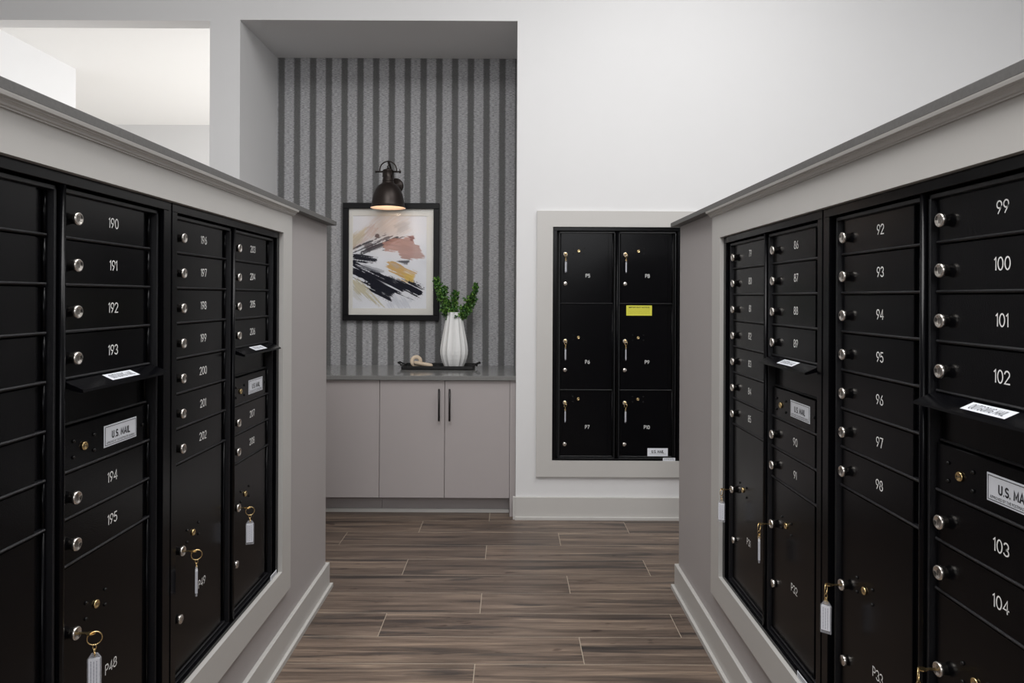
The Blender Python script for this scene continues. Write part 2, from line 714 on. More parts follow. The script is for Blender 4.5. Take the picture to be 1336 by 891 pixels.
GL = {
    '0': ([arc(.3, .5, .25, .45, 90, 450, 20)], .70),
    '1': ([[(.02, .80), (.17, .95), (.17, .05)]], .33),
    '2': ([arc(.28, .70, .24, .25, 170, -25, 9) + [(.04, .05), (.54, .05)]], .66),
    '3': ([arc(.26, .72, .22, .23, 160, -90, 9) + arc(.26, .27, .25, .22, 90, -160, 9)], .64),
    '4': ([[(.42, .05), (.42, .95), (.04, .30), (.58, .30)]], .70),
    '5': ([[(.48, .95), (.12, .95), (.08, .55)] + arc(.26, .33, .25, .28, 115, -150, 11)], .64),
    '6': ([[(.42, .95), (.13, .50)] + arc(.30, .31, .24, .26, 150, 510, 18)], .68),
    '7': ([[(.04, .95), (.50, .95), (.18, .05)]], .60),
    '8': ([arc(.28, .73, .20, .22, -90, 270, 16), arc(.28, .28, .25, .23, 90, 450, 16)], .66),
    '9': ([[(.18, .05), (.47, .50)] + arc(.30, .69, .24, .26, -30, 330, 18)], .68),
    'P': ([[(.07, .05), (.07, .95), (.30, .95)] + arc(.30, .71, .22, .24, 90, -90, 8) + [(.07, .47)]], .66),
}


GL.update({
    'U': ([[(.06, .95), (.06, .32)] + arc(.29, .30, .23, .25, 180, 360, 10) + [(.52, .95)]], .74),
    'S': ([arc(.28, .71, .20, .23, 30, 270, 9) + arc(.28, .27, .22, .22, 90, -150, 9)], .66),
    'M': ([[(.06, .05), (.06, .95), (.35, .25), (.64, .95), (.64, .05)]], .86),
    'A': ([[(.03, .05), (.31, .95), (.59, .05)], [(.12, .33), (.50, .33)]], .76),
    'I': ([[(.08, .05), (.08, .95)]], .32),
    'L': ([[(.07, .95), (.07, .05), (.45, .05)]], .60),
    'O': ([arc(.35, .5, .29, .45, 90, 450, 20)], .84),
    'T': ([[(.02, .95), (.54, .95)], [(.28, .95), (.28, .05)]], .70),
    'G': ([arc(.35, .5, .29, .45, 45, 345, 16) + [(.64, .45), (.40, .45)]], .84),
    'N': ([[(.07, .05), (.07, .95), (.54, .05), (.54, .95)]], .76),
    '.': ([[(.06, .05), (.08, .05)]], .26),
    ' ': ([], .36),
})


def strokes(q, text, cx, cz, h, y, mi=0, w=.108, mapf=None, sx=1.0):
    tot = sum(GL[c][1] for c in text) - .12
    v_start = len(q.v)
    x = cx - tot * h / 2
    z = cz - h / 2
    for c in text:
        ls, adv = GL[c]
        for pl in ls:
            P = [Vector((x + px * h, z + pz * h)) for px, pz in pl]
            closed = (P[0] - P[-1]).length < 1e-5
            n = len(P)
            vs = []
            hw = w * h / 2
            for i, p in enumerate(P):
                a = P[i - 1] if i > 0 else (P[-2] if closed else None)
                c2 = P[i + 1] if i < n - 1 else (P[1] if closed else None)
                d1 = (p - a).normalized() if a is not None else None
                d2 = (c2 - p).normalized() if c2 is not None else None
                if d1 is None:
                    d1 = d2
                    p = p - d1 * hw * .5
                if d2 is None:
                    d2 = d1
                    p = p + d1 * hw * .5
                nrm = Vector((-(d1.y + d2.y), d1.x + d2.x))
                nrm.normalize()
                k = 1 / max(.55, nrm.dot(Vector((-d1.y, d1.x))))
                e = nrm * hw * k
                vs += [(p.x + e.x, y, p.y + e.y), (p.x - e.x, y, p.y - e.y)]
            fs = [(2 * i + 1, 2 * i + 3, 2 * i + 2, 2 * i) for i in range(n - 1)]
            q.add(vs, fs, mi)
        x += adv * h
    for i in range(v_start, len(q.v)):
        p = q.v[i]
        p = (cx + (p[0] - cx) * sx, p[1], p[2])
        q.v[i] = mapf(p) if mapf else p


_tc = {}


def font_text(q, text, cx, cz, h, width, y, mi=0, bold=0.0, mapf=None):
    """block letters (flat print), scaled to a width"""
    if (text, bold) not in _tc:
        cu = bpy.data.curves.new('t', 'FONT')
        cu.body = text
        cu.offset = bold
        cu.resolution_u = 3
        ob = bpy.data.objects.new('t', cu)
        COL.objects.link(ob)
        bpy.context.view_layer.update()
        me = bpy.data.meshes.new_from_object(ob.evaluated_get(bpy.context.evaluated_depsgraph_get()))
        vs = [tuple(v.co) for v in me.vertices]
        fs = [tuple(p.vertices) for p in me.polygons]
        bpy.data.objects.remove(ob)
        bpy.data.curves.remove(cu)
        bpy.data.meshes.remove(me)
        _tc[(text, bold)] = (vs, fs)
    vs, fs = _tc[(text, bold)]
    xs = [v[0] for v in vs]
    zs = [v[1] for v in vs]
    x0, x1, z0, z1 = min(xs), max(xs), min(zs), max(zs)
    out = []
    for v in vs:
        u = cx + ((v[0] - x0) / (x1 - x0) - .5) * width
        w = cz + ((v[1] - z0) / (z1 - z0) - .5) * h
        p = (u, y, w)
        out.append(mapf(p) if mapf else p)
    q.add(out, fs, mi)


# ------------------------------------------------------------------ mailbox cabinet pieces (local: x along, y into the wall, z up)
PITCH = .0912
DW = .318
DY = .020                      # recess of the doors behind the frame
DEPTH = .30
C1, C2 = .052, .415            # lock-side edges of the two door columns
_door = {}


def door_mesh(w, hgt):
    k = (round(w, 4), round(hgt, 4))
    if k not in _door:
        q = MB()
        q.front(0, w - .030, 0, .012, .0012, hgt - .0012, .0012)
        q.front(-.002, w - .004, -.0034, .012, .0006, .0062, .0022, 1)            # folded lip along the bottom
        q.front(w - .0300, w - .006, .007, .012, .0018, hgt - .0022, .0005)      # hinge leaf
        q.lathe([(.0032, .002), (.0032, hgt - .003)], 8, Matrix.Translation((w - .003, .004, 0)))
        _door[k] = q.mesh('mailbox_door', [M['black'], M['blackt']])
    return _door[k]


def face_lathe(q, prof, seg, x, y, z, mi=0):
    """lathe whose axis points out of the wall (-y)"""
    q.lathe(prof, seg, Matrix.Translation((x, y, z)) @ Matrix.Rotation(R(90), 4, 'X'), mi)


def lock_mesh():
    q = MB()
    face_lathe(q, [(.0104, 0), (.0104, .0075), (.0126, .0085), (.0132, .0100), (.0132, .0135), (.0120, .0155), (.0100, .0158), (.0092, .0146), (.0005, .0146)], 24, 0, 0, 0)
    q.box(-.0011, .0011, -.0152, -.014, -.0050, .0055, 1)
    return q.mesh('lock', [M['nickel'], M['keyway']])


def plain_cyl_mesh():
    q = MB()
    face_lathe(q, [(.0105, 0), (.0118, .004), (.0118, .009), (.0105, .0105), (.0005, .0108)], 24, 0, 0, 0)
    q.box(-.0010, .0010, -.0114, -.0100, -.0035, .0035, 1)
    return q.mesh('lock', [M['nickel'], M['keyway']])


def brass_lock_mesh():
    q = MB()
    face_lathe(q, [(.0088, 0), (.0088, .003), (.0074, .0046), (.0060, .0034), (.0005, .0036)], 20, 0, 0, 0)
    q.box(-.0030, .0030, -.0044, -.0030, -.0008, .0008, 1)
    return q.mesh('carrier_lock', [M['brass'], M['keyway']])


def bolt_mesh():
    q = MB()
    face_lathe(q, [(.0038, 0), (.0036, .0022), (.0022, .0034), (.0003, .0036)], 10, 0, 0, 0)
    return q.mesh('bolt', M['bolt'])


LOCK, CYL, BRASS, BOLT = lock_mesh(), plain_cyl_mesh(), brass_lock_mesh(), bolt_mesh()


def number(parent, text, x, z, h=.0225):
    q = MB()
    strokes(q, text, 0, 0, h, -.0004)
    return q.build('number', M['num'], parent, (x, 0, z))


def tenant_door(root, x, z0, units, text):
    d = link('mailbox_door', door_mesh(DW, units * PITCH), root, (x, DY, z0))
    zc = units * PITCH / 2
    link('lock', LOCK, d, (.026, 0, zc - .004))
    if text:
        number(d, text, .166, zc + .002)
    return d


def lock_cluster(d, x, z):
    link('carrier_lock', BRASS, d, (x, 0, z))
    for sx in (-.033, .033):
        for sz in (-.016, .016):
            link('bolt', BOLT, d, (x + sx, 0, z + sz))


def plate_mesh():
    q = MB()
    w, h = .124, .046
    q.front(-w / 2, w / 2, -.0012, 0, -h / 2, h / 2, .0004)
    y = -.0016
    for (a, c, z0, z1) in ((-w / 2 + .003, w / 2 - .003, h / 2 - .0040, h / 2 - .0030), (-w / 2 + .003, w / 2 - .003, -h / 2 + .0030, -h / 2 + .0040),
                           (-w / 2 + .003, -w / 2 + .004, -h / 2 + .003, h / 2 - .003), (w / 2 - .004, w / 2 - .003, -h / 2 + .003, h / 2 - .003)):
        q.box(a, c, y, -.001, z0, z1, 1)
    strokes(q, 'U.S. MAIL', 0, .0010, .0155, y, 1, .19, sx=.95)
    font_text(q, 'APPROVED BY THE POSTMASTER GENERAL', 0, -.0145, .0050, .108, y, 1)
    return q.mesh('label_plate', [M['plate'], M['ink']])


PLATE = plate_mesh()


def hood_mesh():
    q = MB()
    w, p = .326, .042
    x0 = -.004
    # sloping blade with a folded front edge
    prof = [(.012, .001), (.0, .001), (-.008, -.0015), (-p, -.0165), (-p - .0012, -.0215), (-p + .004, -.0225), (-.006, -.014), (.012, -.014)]
    q.extrude(prof, 'x', x0, x0 + w)
    # sticker lying on the slope
    s0, s1 = .112, .216

    def on(p_):
        u, _, v = p_            # v runs up the slope
        t = (v + .5)
        y = -p + .010 + t * .023
        z = -.0015 - (-y - .008) * (.015 / .034) + .0007
        return (u, y, z)
    a = [on((s0, 0, -.5)), on((s1, 0, -.5)), on((s1, 0, .5)), on((s0, 0, .5))]
    q.add(a, [(0, 1, 2, 3)], 1)
    K = .62 / .0135           # letters 13.5 mm wide units, stretched onto the slope
    strokes(q, 'OUTGOING MAIL', (s0 + s1) / 2, 0, .0135, 0, 2, .11, sx=.70, mapf=lambda p_: tuple(Vector(on((p_[0], 0, p_[2] * K))) + Vector((0, -.0001, .0004))))
    return q.mesh('mail_slot_hood', [M['black'], M['plate'], M['ink']])


HOOD = hood_mesh()


def cabinet(name, loc, rz, W, z0, z1, gtop, columns, c1=C1, c2=C2, label=''):
    """columns: two lists of (kind, units, text)"""
    root = empty(name, loc, rz)
    tag(root, label, 'mailbox', 'built in mailbox cabinets')
    total = sum(u for _, u, _ in columns[0])
    gbot = gtop - total * PITCH
    # housing behind everything
    q = MB()
    q.box(.003, W - .003, .045, DEPTH, z0 + .003, z1 - .003)
    q.build('housing', M['blackd'], root)
    # outer frame
    q = MB()
    e = .0006
    rail = .022
    q.front(e, W - e, 0, .044, z1 - rail, z1 - e, .001)
    q.front(e, W - e, 0, .044, z0 + e, max(z0 + .012, gbot - .013), .001)
    q.front(e, .026, 0, .044, z0 + .012, z1 - rail, .001)
    q.front(W - .026, W - e, 0, .044, z0 + .012, z1 - rail, .001)
    q.build('frame', M['black'], root)
    # rounded rib between the two columns
    xm = c1 + DW + (c2 - c1 - DW) / 2
    q = MB()
    q.lathe([(.0065, gbot - .010), (.0065, z1 - rail)], 12, Matrix.Translation((xm, .0075, 0)))
    q.box(xm - .0065, xm + .0065, .0075, .044, gbot - .010, z1 - rail)
    q.build('centre_post', M['black'], root)
    # surround of each door column
    for c in (c1, c2):
        q = MB()
        a, b_ = c - .013, c + DW + .011
        if c == c2:
            b_ += .006
        zt, zb = z1 - rail - .0045, gbot - .009
        q.front(a, b_, .010, .044, zt - .0085, zt, .001)
        q.front(a, b_, .010, .044, zb, zb + .006, .001)
        q.front(a, a + .006, .010, .044, zb, zt, .001)
        q.front(b_ - .006, b_, .010, .044, zb, zt, .001)
        q.build('door_surround', M['blackt'], root)
    for c, col in zip((c1, c2), columns):
        z = gtop
        for kind, u, text in col:
            h = u * PITCH
            z -= h
            if kind == 'tenant':
                tenant_door(root, c, z, u, text)
            elif kind == 'slot':
                d = link('mail_slot_panel', door_mesh(DW, h), root, (c, DY + .008, z))
                link('mail_slot_hood', HOOD, root, (c, DY, z + h))
            elif kind == 'carrier':
                d = link('mail_carrier_door', door_mesh(DW, h), root, (c, DY, z))
                lock_cluster(d, .066, h / 2 - .002)
                link('bolt', BOLT, d, (.284, 0, h / 2))
                link('label_plate', PLATE, d, (.196, 0, h / 2 + .001))
            elif kind == 'parcel':
                d = link('parcel_door', door_mesh(DW, h), root, (c, DY, z))
                lz = (text[1] if isinstance(text, tuple) else gtop - .863) - z
                dl, dc = (text[2], text[3]) if isinstance(text, tuple) else (-.137, -.177)
                t = text[0] if isinstance(text, tuple) else text
                link('lock', LOCK, d, (.026, 0, lz))
                link('lock', CYL, d, (.026, 0, lz + dc))
                lock_cluster(d, .026 + .082, lz + .021)
                if t:
                    number(d, t, .026 + .137, lz + dl)
    return root


def seven(a):
    return [('tenant', 1, str(a + i) if a else '') for i in range(7)]


def mixed(a, p):
    return ([('tenant', 1, str(a + i)) for i in range(4)] + [('slot', 1, ''), ('carrier', 1, '')] +
            [('tenant', 1, str(a + 4)), ('tenant', 1, str(a + 5)), ('parcel', 5, p)])


XFL, XFR = -.843, .769
GTL, GTR = 1.540, 1.533
W_ = .783
cab_a = cabinet('mailbox_cabinet', (XFL, .898, 0), R(90), W_, FZ0L, FZ1L, GTL,
                [seven(0) + [('parcel', 6, '')], mixed(190, 'P48')],
                label='black mailbox cabinet on the left numbered 190 to 195, nearest the viewer')
cab_b = cabinet('mailbox_cabinet', (XFL, 1.695, 0), R(90), W_, FZ0L, FZ1L, GTL,
                [seven(196) + [('parcel', 6, 'P49')], mixed(203, 'P50')],
                label='black mailbox cabinet on the left numbered 196 to 208')
cab_c = cabinet('mailbox_cabinet', (XFR, 2.471, 0), R(-90), W_, FZ0R, FZ1R, GTR,
                [seven(79) + [('parcel', 6, 'P31')], mixed(86, 'P32')],
                label='black mailbox cabinet on the right numbered 79 to 91')
cab_d = cabinet('mailbox_cabinet', (XFR, 1.677, 0), R(-90), W_, FZ0R, FZ1R, GTR,
                [seven(92) + [('parcel', 6, 'P33')], mixed(99, 'P34')],
                label='black mailbox cabinet on the right numbered 92 to 104, nearest the viewer')
# back cabinet of six parcel lockers
gt = 1.742
u1, u2, u3 = .440 / PITCH, .526 / PITCH, .404 / PITCH


def lockers(a):
    return [('parcel', u1, ('P%d' % a, 1.603, -.129, -.178)), ('parcel', u2, ('P%d' % (a + 1), 1.077, -.127, -.176)), ('parcel', u3, ('P%d' % (a + 2), .703, -.149, -.253))]


cab_e = cabinet('mailbox_cabinet', (BX0, YB + .001 - .004, 0), 0, W_, BZ0, BZ1, gt, [lockers(5), lockers(8)],
                label='black parcel locker cabinet in the white back wall, doors P5 to P10')
# filler strips between neighbouring cabinets
for cabn, x0, x1, z0, z1 in ((cab_b, -.0135, -.0005, FZ0L, FZ1L), (cab_c, W_ + .0005, W_ + .0105, FZ0R, FZ1R)):
    q = MB()
    q.front(x0, x1, .002, .04, z0 + .001, z1 - .001, .001)
    q.build('filler_strip', M['black'], cabn)


def small_label(root, x, z, w, h, y=-.0012, lines=2):
    q = MB()
    q.front(x - w / 2, x + w / 2, y, -.0001, z - h / 2, z + h / 2, .0003)
    for i in range(lines):
        zz = z + h * (.5 - (i + 1) / (lines + 1))
        for k in range(9):
            a = x - w * .42 + w * .84 * k / 9
            q.box(a, a + w * .84 / 9 * .75, y - .0004, y, zz - h * .06, zz + h * .06, 1)
    return q.build('sticker', [M['plate'], M['ink']], root)


tag(small_label(cab_b, .735, FZ0L + .010, .060, .016), 'small silver sticker on the bottom rail')
tag(small_label(cab_c, .680, FZ0R + .010, .060, .016), 'small silver sticker on the bottom rail')
tag(small_label(cab_e, .710, BZ0 + .010, .075, .018), 'small silver sticker on the bottom rail')
q = MB()
q.front(-.062, .062, -.001, 0, -.0245, .0245, .0003)
strokes(q, 'U.S. MAIL', 0, .004, .017, -.0014, 1, .22, sx=.92)
q.box(-.050, .050, -.0014, -.001, -.0100, -.0088, 1)
tag(q.build('sticker', [M['plate'], M['ink']], cab_e, (.645, DY, .402)), 'silver sticker reading U.S. MAIL')
q = MB()
q.front(-.078, .078, -.001, 0, -.031, .031, .0003)
font_text(q, 'IMPORTANT NOTICE', .0, .019, .0095, .126, -.0014, 1, .02)
for i in range(3):
    for k in range(12):
        a = -.066 + .132 * k / 12
        q.box(a, a + .0075 + .002 * ((k * 7 + i * 3) % 2), -.0013, -.001, .004 - i * .010, .0062 - i * .010, 2)
M['olive'] = mat('faded_olive_print', (.40, .38, .04), .6)
tag(q.build('sticker', [M['yellow'], M['ink'], M['olive']], cab_e, (.5285, DY, 1.2635)), 'yellow notice sticker')


# ------------------------------------------------------------------ keys hanging in the parcel locks
def key_set(loc, rz, tag_angle, label, ring=(-.46, .89)):
    """local: -y points out of the wall, origin at the lock face"""
    root = empty('key', loc, rz)
    tag(root, label, 'key', 'keys hanging in the parcel locks')
    q = MB()
    q.box(-.0032, .0032, -.016, .004, -.0008, .0008)
    bow = [(-.016 - .0085 + .0085 * math.cos(a), .0078 * math.sin(a)) for a in [2 * math.pi * k / 14 for k in range(14)]]
    q.extrude([(z, y) for y, z in bow], 'z', -.0010, .0010)
    q.build('key_blade', M['brass'], root)
    yc, rr = -.0315, .0130
    q = MB()
    q.tube([(rr * ring[0] * math.cos(a), yc + rr * ring[1] * math.cos(a), -.0095 + rr * math.sin(a)) for a in [2 * math.pi * k / 20 for k in range(20)]], .0012, 6, closed=True)
    q.build('key_ring', M['brass'], root)
    q = MB()
    q.tube([(0, yc + .0036 * math.cos(a), -.0265 + .0055 * math.sin(a)) for a in [2 * math.pi * k / 12 for k in range(12)]], .0010, 6, closed=True)
    q.tube([(.0036 * math.cos(a), yc + .001 * math.cos(a), -.0355 + .0055 * math.sin(a)) for a in [2 * math.pi * k / 12 for k in range(12)]], .0010, 6, closed=True)
    q.tube([(.0034 * math.cos(a), yc + .0034 * math.cos(a), -.0405 + .0045 * math.sin(a)) for a in [2 * math.pi * k / 12 for k in range(12)]], .0009, 6, closed=True)
    q.build('chain_link', M['brass'], root)
    # clear tag with a paper insert
    t = MB()
    w, h, d = .0120, .074, .0024
    out = [(-w, -.010), (-w * .45, 0), (w * .45, 0), (w, -.010), (w, -h), (-w, -h)]
    t.extrude([(x, z) for x, z in out][::-1], 'y', -d, d)
    tg = t.build('key_tag', M['acrylic'], root, (0, yc, -.0390))
    tg.rotation_euler = (0, 0, tag_angle)
    p = MB()
    p.box(-w * .80, w * .80, -d - .0005, d + .0005, -h + .007, -.010, 0)
    for i in range(3):
        for k in range(14):
            a = -h + .010 + (h - .024) * k / 14
            for s_ in (-1, 1):
                y0 = s_ * (d + .0005)
                p.box(-w * .5 + i * w * .42, -w * .5 + i * w * .42 + .0014, min(y0, y0 + s_ * .0002), max(y0, y0 + s_ * .0002), a, a + .0024 + .0008 * ((k * 5 + i) % 2), 1)
    p.build('paper_insert', [M['paper'], M['tagprint']], tg)
    return root


def side_key(face, sgn, y, z, ang, label):
    x = face + sgn * (DY - .0165)
    return key_set((x, y, z), R(90) if sgn < 0 else R(-90), ang, label, (-.46, .89) if sgn < 0 else (-.80, .60))


zl, zr = GTL - .863, GTR - .863
side_key(XFL, -1, .898 + C2 + .026, zl, R(-74), 'brass key with clear tag hanging in the lock of parcel door P48')
side_key(XFL, -1, 1.695 + C1 + .026, zl, R(25), 'brass key with thin edge-on tag hanging in the lock of parcel door P49')
side_key(XFL, -1, 1.695 + C2 + .026, zl, R(-75), 'brass key with clear tag hanging in the lock of parcel door P50')
side_key(XFR, 1, 2.471 - C1 - .026, zr, R(55), 'brass key with clear tag hanging in the lock of parcel door P31')
side_key(XFR, 1, 2.471 - C2 - .026, zr, R(-20), 'brass key with thin edge-on tag hanging in the lock of parcel door P32')
side_key(XFR, 1, 1.677 - C1 - .026, zr, R(50), 'brass key with clear tag hanging in the lock of parcel door P33')
side_key(XFR, 1, 1.677 - C2 - .026, zr, R(50), 'brass key cut by the photo bottom edge, in the lock below box 104')
for i, zz in enumerate((1.603, 1.077, .703)):
    for j, c in enumerate((C1, C2)):
        key_set((BX0 + c + .026, YB - .003 + DY - .0165, zz), 0, R(68 + 6 * ((i + j) % 3)),
                'small key with hanging tag in the lock of back wall door P%d' % (5 + i + 3 * j))

# ------------------------------------------------------------------ niche: base cabinets, worktop
CZ = .861                      # worktop height
YD = 4.172                     # door faces
DWD = .3985
edges = [-.005, -.4075, -.8055, -1.2035, -1.6015]


def base_cabinet(xr, label):
    root = empty('base_cabinet', (xr, YD + .02, 0))
    tag(root, label, 'cabinet', 'taupe base cabinets in the niche')
    w = 2 * DWD
    q = MB()
    q.box(-w + .001, -.001, 0.0005, .56, .105, CZ - .0275)
    q.build('body', M['cabdark'], root)
    for k in range(2):
        x0 = -w + k * DWD
        q = MB()
        q.front(x0 + .0015, x0 + DWD - .0015, -.020, 0, .112, CZ - .031, .001)
        d = q.build('door', M['cab'], root)
        hx = x0 + DWD - .032 if k == 0 else x0 + .032
        q = MB()
        q.tube([(hx, -.020, .762), (hx, -.050, .762)], .005, 10)
        q.tube([(hx, -.020, .607), (hx, -.050, .607)], .005, 10)
        q.tube([(hx, -.050, .587), (hx, -.050, .782)], .0058, 12)
        q.build('handle', M['handle'], d)
    q = MB()
    q.box(-w + .001, -.001, .075, .10, 0, .105)
    q.build('toe_kick', M['cab'], root)
    return root


base_cabinet(-.0055, 'taupe base cabinet with two black bar handles under the vase')
lc = base_cabinet(-.0055 - 2 * DWD, 'taupe base cabinet under the picture, partly behind the left half wall')
q = MB()
xa = -.0055 - 2 * DWD
q.box(NXL + .001 - xa, -2 * DWD - .0005, -.02, .01, 0, CZ - .0275)
q.build('filler_panel', M['cab'], lc)
q = MB()
q.box(-.0050, NXR - .001, YD - .001, YD + .03, .0, CZ - .0275)
tag(q.build('filler_panel', M['cab']), 'narrow taupe filler panel between the base cabinet and the white wall', 'panel')
q = MB()
q.slab(NXL + .003, -.008, YD + .076, YD + .0945, 0, .020, .003)
st('trim_8', q, M['trim'])
q = MB()
q.slab(NXL + .0005, NXR - .0005, 4.150, YNB - .0005, CZ - .0265, CZ, .002)
tag(q.build('countertop', M['counter']), 'dark grey polished stone worktop over the taupe cabinets', 'countertop')

# ------------------------------------------------------------------ picture
PX0, PX1, PZ0, PZ1 = -1.178, -.505, 1.174, 1.996
PYF = YNB - .030
root = empty('framed_picture', ((PX0 + PX1) / 2, YNB, PZ0))
tag(root, 'black framed abstract painting with black, pink and ochre brush strokes', 'picture')
cx0 = (PX0 + PX1) / 2
w2 = (PX1 - PX0) / 2
hh = PZ1 - PZ0
fw = .040
q = MB()
q.front(-w2, w2, -.032, -.002, hh - fw, hh, .002)
q.front(-w2, w2, -.032, -.002, 0, fw, .002)
q.front(-w2, -w2 + fw, -.032, -.002, fw, hh - fw, .002)
q.front(w2 - fw, w2, -.032, -.002, fw, hh - fw, .002)
q.build('frame', M['frameblack'], root)
ax0, ax1 = -1.130 - cx0 + .018, w2 - fw - .050
az0, az1 = .085, hh - .088
q = MB()
q.box(-w2 + fw, ax0, -.012, -.006, fw, hh - fw)
q.box(ax1, w2 - fw, -.012, -.006, fw, hh - fw)
q.box(ax0, ax1, -.012, -.006, fw, az0)
q.box(ax0, ax1, -.012, -.006, az1, hh - fw)
q.build('mat_board', M['matboard'], root)
q = MB()
q.box(-w2 + fw, w2 - fw, -.0205, -.0195, fw, hh - fw)
q.build('glass', M['glass'], root)


def painting():
    NX, NZ_ = 200, 270
    u, v = np.meshgrid(np.linspace(0, 1, NX), np.linspace(0, 1, NZ_))      # v = 0 at the top
    px = 90 + u * 355
    py = 310 + v * 470

    def smooth_noise(sx, sy, seed):
        r = np.random.RandomState(seed)
        gx, gy = int(sx) + 2, int(sy) + 2
        g = r.rand(gy, gx)
        X = u * sx
        Y = v * sy
        xi, yi = X.astype(int), Y.astype(int)
        fx, fy = X - xi, Y - yi
        fx = fx * fx * (3 - 2 * fx)
        fy = fy * fy * (3 - 2 * fy)
        return (g[yi, xi] * (1 - fx) + g[yi, xi + 1] * fx) * (1 - fy) + (g[yi + 1, xi] * (1 - fx) + g[yi + 1, xi + 1] * fx) * fy

    def streak(ang, n, length, seed):
        """bristle marks running along ang (degrees, y down)"""
        r = np.random.RandomState(seed)
        a = R(ang)
        s = (-(px - 90) * math.sin(a) + (py - 310) * math.cos(a)) / 470 * n + 500
        t = ((px - 90) * math.cos(a) + (py - 310) * math.sin(a)) / length + 50
        g = r.rand(1200, 120)
        si, ti = s.astype(int), t.astype(int)
        ft = t - ti
        fs = s - si
        g0 = g[si, ti] * (1 - ft) + g[si, ti + 1] * ft
        g1 = g[si + 1, ti] * (1 - ft) + g[si + 1, ti + 1] * ft
        return g0 * (1 - fs) + g1 * fs

    def sdf(poly):
        P = np.array(poly, float)
        d = np.full(px.shape, 1e9)
        ins = np.zeros(px.shape, bool)
        for i in range(len(P)):
            a, b_ = P[i - 1], P[i]
            e = b_ - a
            t = np.clip(((px - a[0]) * e[0] + (py - a[1]) * e[1]) / (e @ e), 0, 1)
            d = np.minimum(d, np.hypot(px - a[0] - t * e[0], py - a[1] - t * e[1]))
            c = ((a[1] > py) != (b_[1] > py)) & (px < (b_[0] - a[0]) * (py - a[1]) / (b_[1] - a[1] + 1e-9) + a[0])
            ins ^= c
        return np.where(ins, d, -d)

    img = np.ones(px.shape + (3,)) * np.array([.80, .81, .85])
    img *= (.95 + .08 * smooth_noise(6, 8, 1))[..., None]

    def lay(mask, col):
        nonlocal img
        m = np.clip(mask, 0, 1)[..., None]
        img = img * (1 - m) + np.array(col) * m

    def stroke(poly, col, soft, rag, ang, seed, op=1.0, n=110, ln=70, dry=0.0):
        d = sdf(poly) + (streak(ang, n, ln, seed) - .5) * rag + (smooth_noise(14, 18, seed + 9) - .5) * rag * .4 + (smooth_noise(60, 80, seed + 19) - .5) * rag * .25
        m = np.clip(d / soft + .5, 0, 1) * op
        if dry:                                   # bristles run dry towards the end of the stroke and along its rim
            s2 = streak(ang, n * 1.6, ln * 1.5, seed + 40)
            far = np.clip((px - 92) / 330, 0, 1) * dry + np.clip(1 - d / 14, 0, 1) * .28
            m = m * np.clip((s2 - far) / .10 + .5, 0, 1)
        lay(m, np.array(col) * (1 + (streak(ang, n, ln, seed + 60)[..., None] - .5) * .25))

    # washes
    stroke([(90, 400), (200, 330), (350, 330), (380, 390), (250, 420), (180, 440), (90, 480)], (.72, .66, .63), 30, 60, -40, 11, .42)
    stroke([(90, 420), (150, 380), (130, 440), (90, 480)], (.60, .50, .32), 16, 25, -45, 12, .7)
    stroke([(90, 480), (180, 360), (215, 370), (150, 455)], (.58, .40, .34), 14, 40, -48, 13, .45)
    stroke([(290, 360), (330, 335), (365, 345), (350, 380), (310, 395)], (.50, .51, .54), 12, 20, -30, 14, .5)
    stroke([(90, 500), (160, 455), (240, 435), (300, 425), (240, 490), (130, 500)], (.045, .042, .05), 8, 60, -24, 15, .92, 90, 180, .25)
    stroke([(150, 470), (235, 425), (330, 415), (300, 440), (230, 450), (170, 485)], (.08, .06, .07), 6, 50, -20, 35, .8, 100, 140, .4)
    stroke([(240, 440), (300, 425), (380, 410), (388, 425), (385, 455), (412, 460), (420, 485), (438, 522), (400, 528), (330, 525), (305, 492), (245, 488), (232, 465)], (.46, .27, .23), 5, 16, 10, 16, .88)
    stroke([(300, 440), (360, 430), (370, 470), (330, 490)], (.50, .33, .29), 14, 18, 20, 17, .6)
    stroke([(360, 415), (385, 408), (388, 428), (372, 436)], (.22, .10, .10), 5, 8, 20, 18, .7)
    stroke([(90, 505), (140, 508), (205, 526), (208, 550), (150, 552), (90, 540)], (.02, .021, .030), 4, 16, 8, 21, 1, 120, 200, .25)
    stroke([(92, 545), (160, 562), (215, 592), (205, 600), (140, 578), (92, 560)], (.03, .03, .04), 4, 24, 20, 36, .9, 120, 220, .5)
    stroke([(300, 540), (365, 530), (368, 537), (352, 556), (320, 548)], (.06, .06, .07), 5, 10, 5, 22, .9)
    stroke([(250, 570), (262, 538), (300, 545), (330, 562), (395, 598), (390, 628), (375, 655), (330, 640), (300, 612), (275, 592)], (.62, .38, .11), 4, 26, 25, 23, .9, 110, 60, .28)
    stroke([(262, 545), (300, 550), (330, 575), (300, 580)], (.55, .45, .36), 8, 16, 25, 25, .7)
    stroke([(330, 600), (392, 605), (380, 650), (350, 645)], (.70, .48, .10), 8, 16, 25, 24, .8)
    stroke([(92, 552), (140, 575), (240, 612), (330, 640), (385, 668), (424, 682), (420, 700), (402, 726), (370, 712), (320, 704), (292, 700), (272, 745), (240, 735), (190, 695), (130, 640), (92, 605)], (.016, .017, .026), 3, 38, 27, 26, 1, 120, 220, .20)
    stroke([(330, 640), (400, 655), (428, 675), (425, 700), (400, 735), (360, 700)], (.016, .017, .026), 3, 50, 27, 37, 1, 120, 90, .45)
    stroke([(90, 545), (150, 562), (240, 590), (230, 602), (140, 578), (90, 556)], (.30, .31, .34), 5, 20, 20, 27, .6)
    stroke([(92, 625), (140, 660), (190, 715), (240, 775), (215, 778), (160, 725), (92, 690)], (.52, .46, .27), 8, 26, 48, 28, .75)
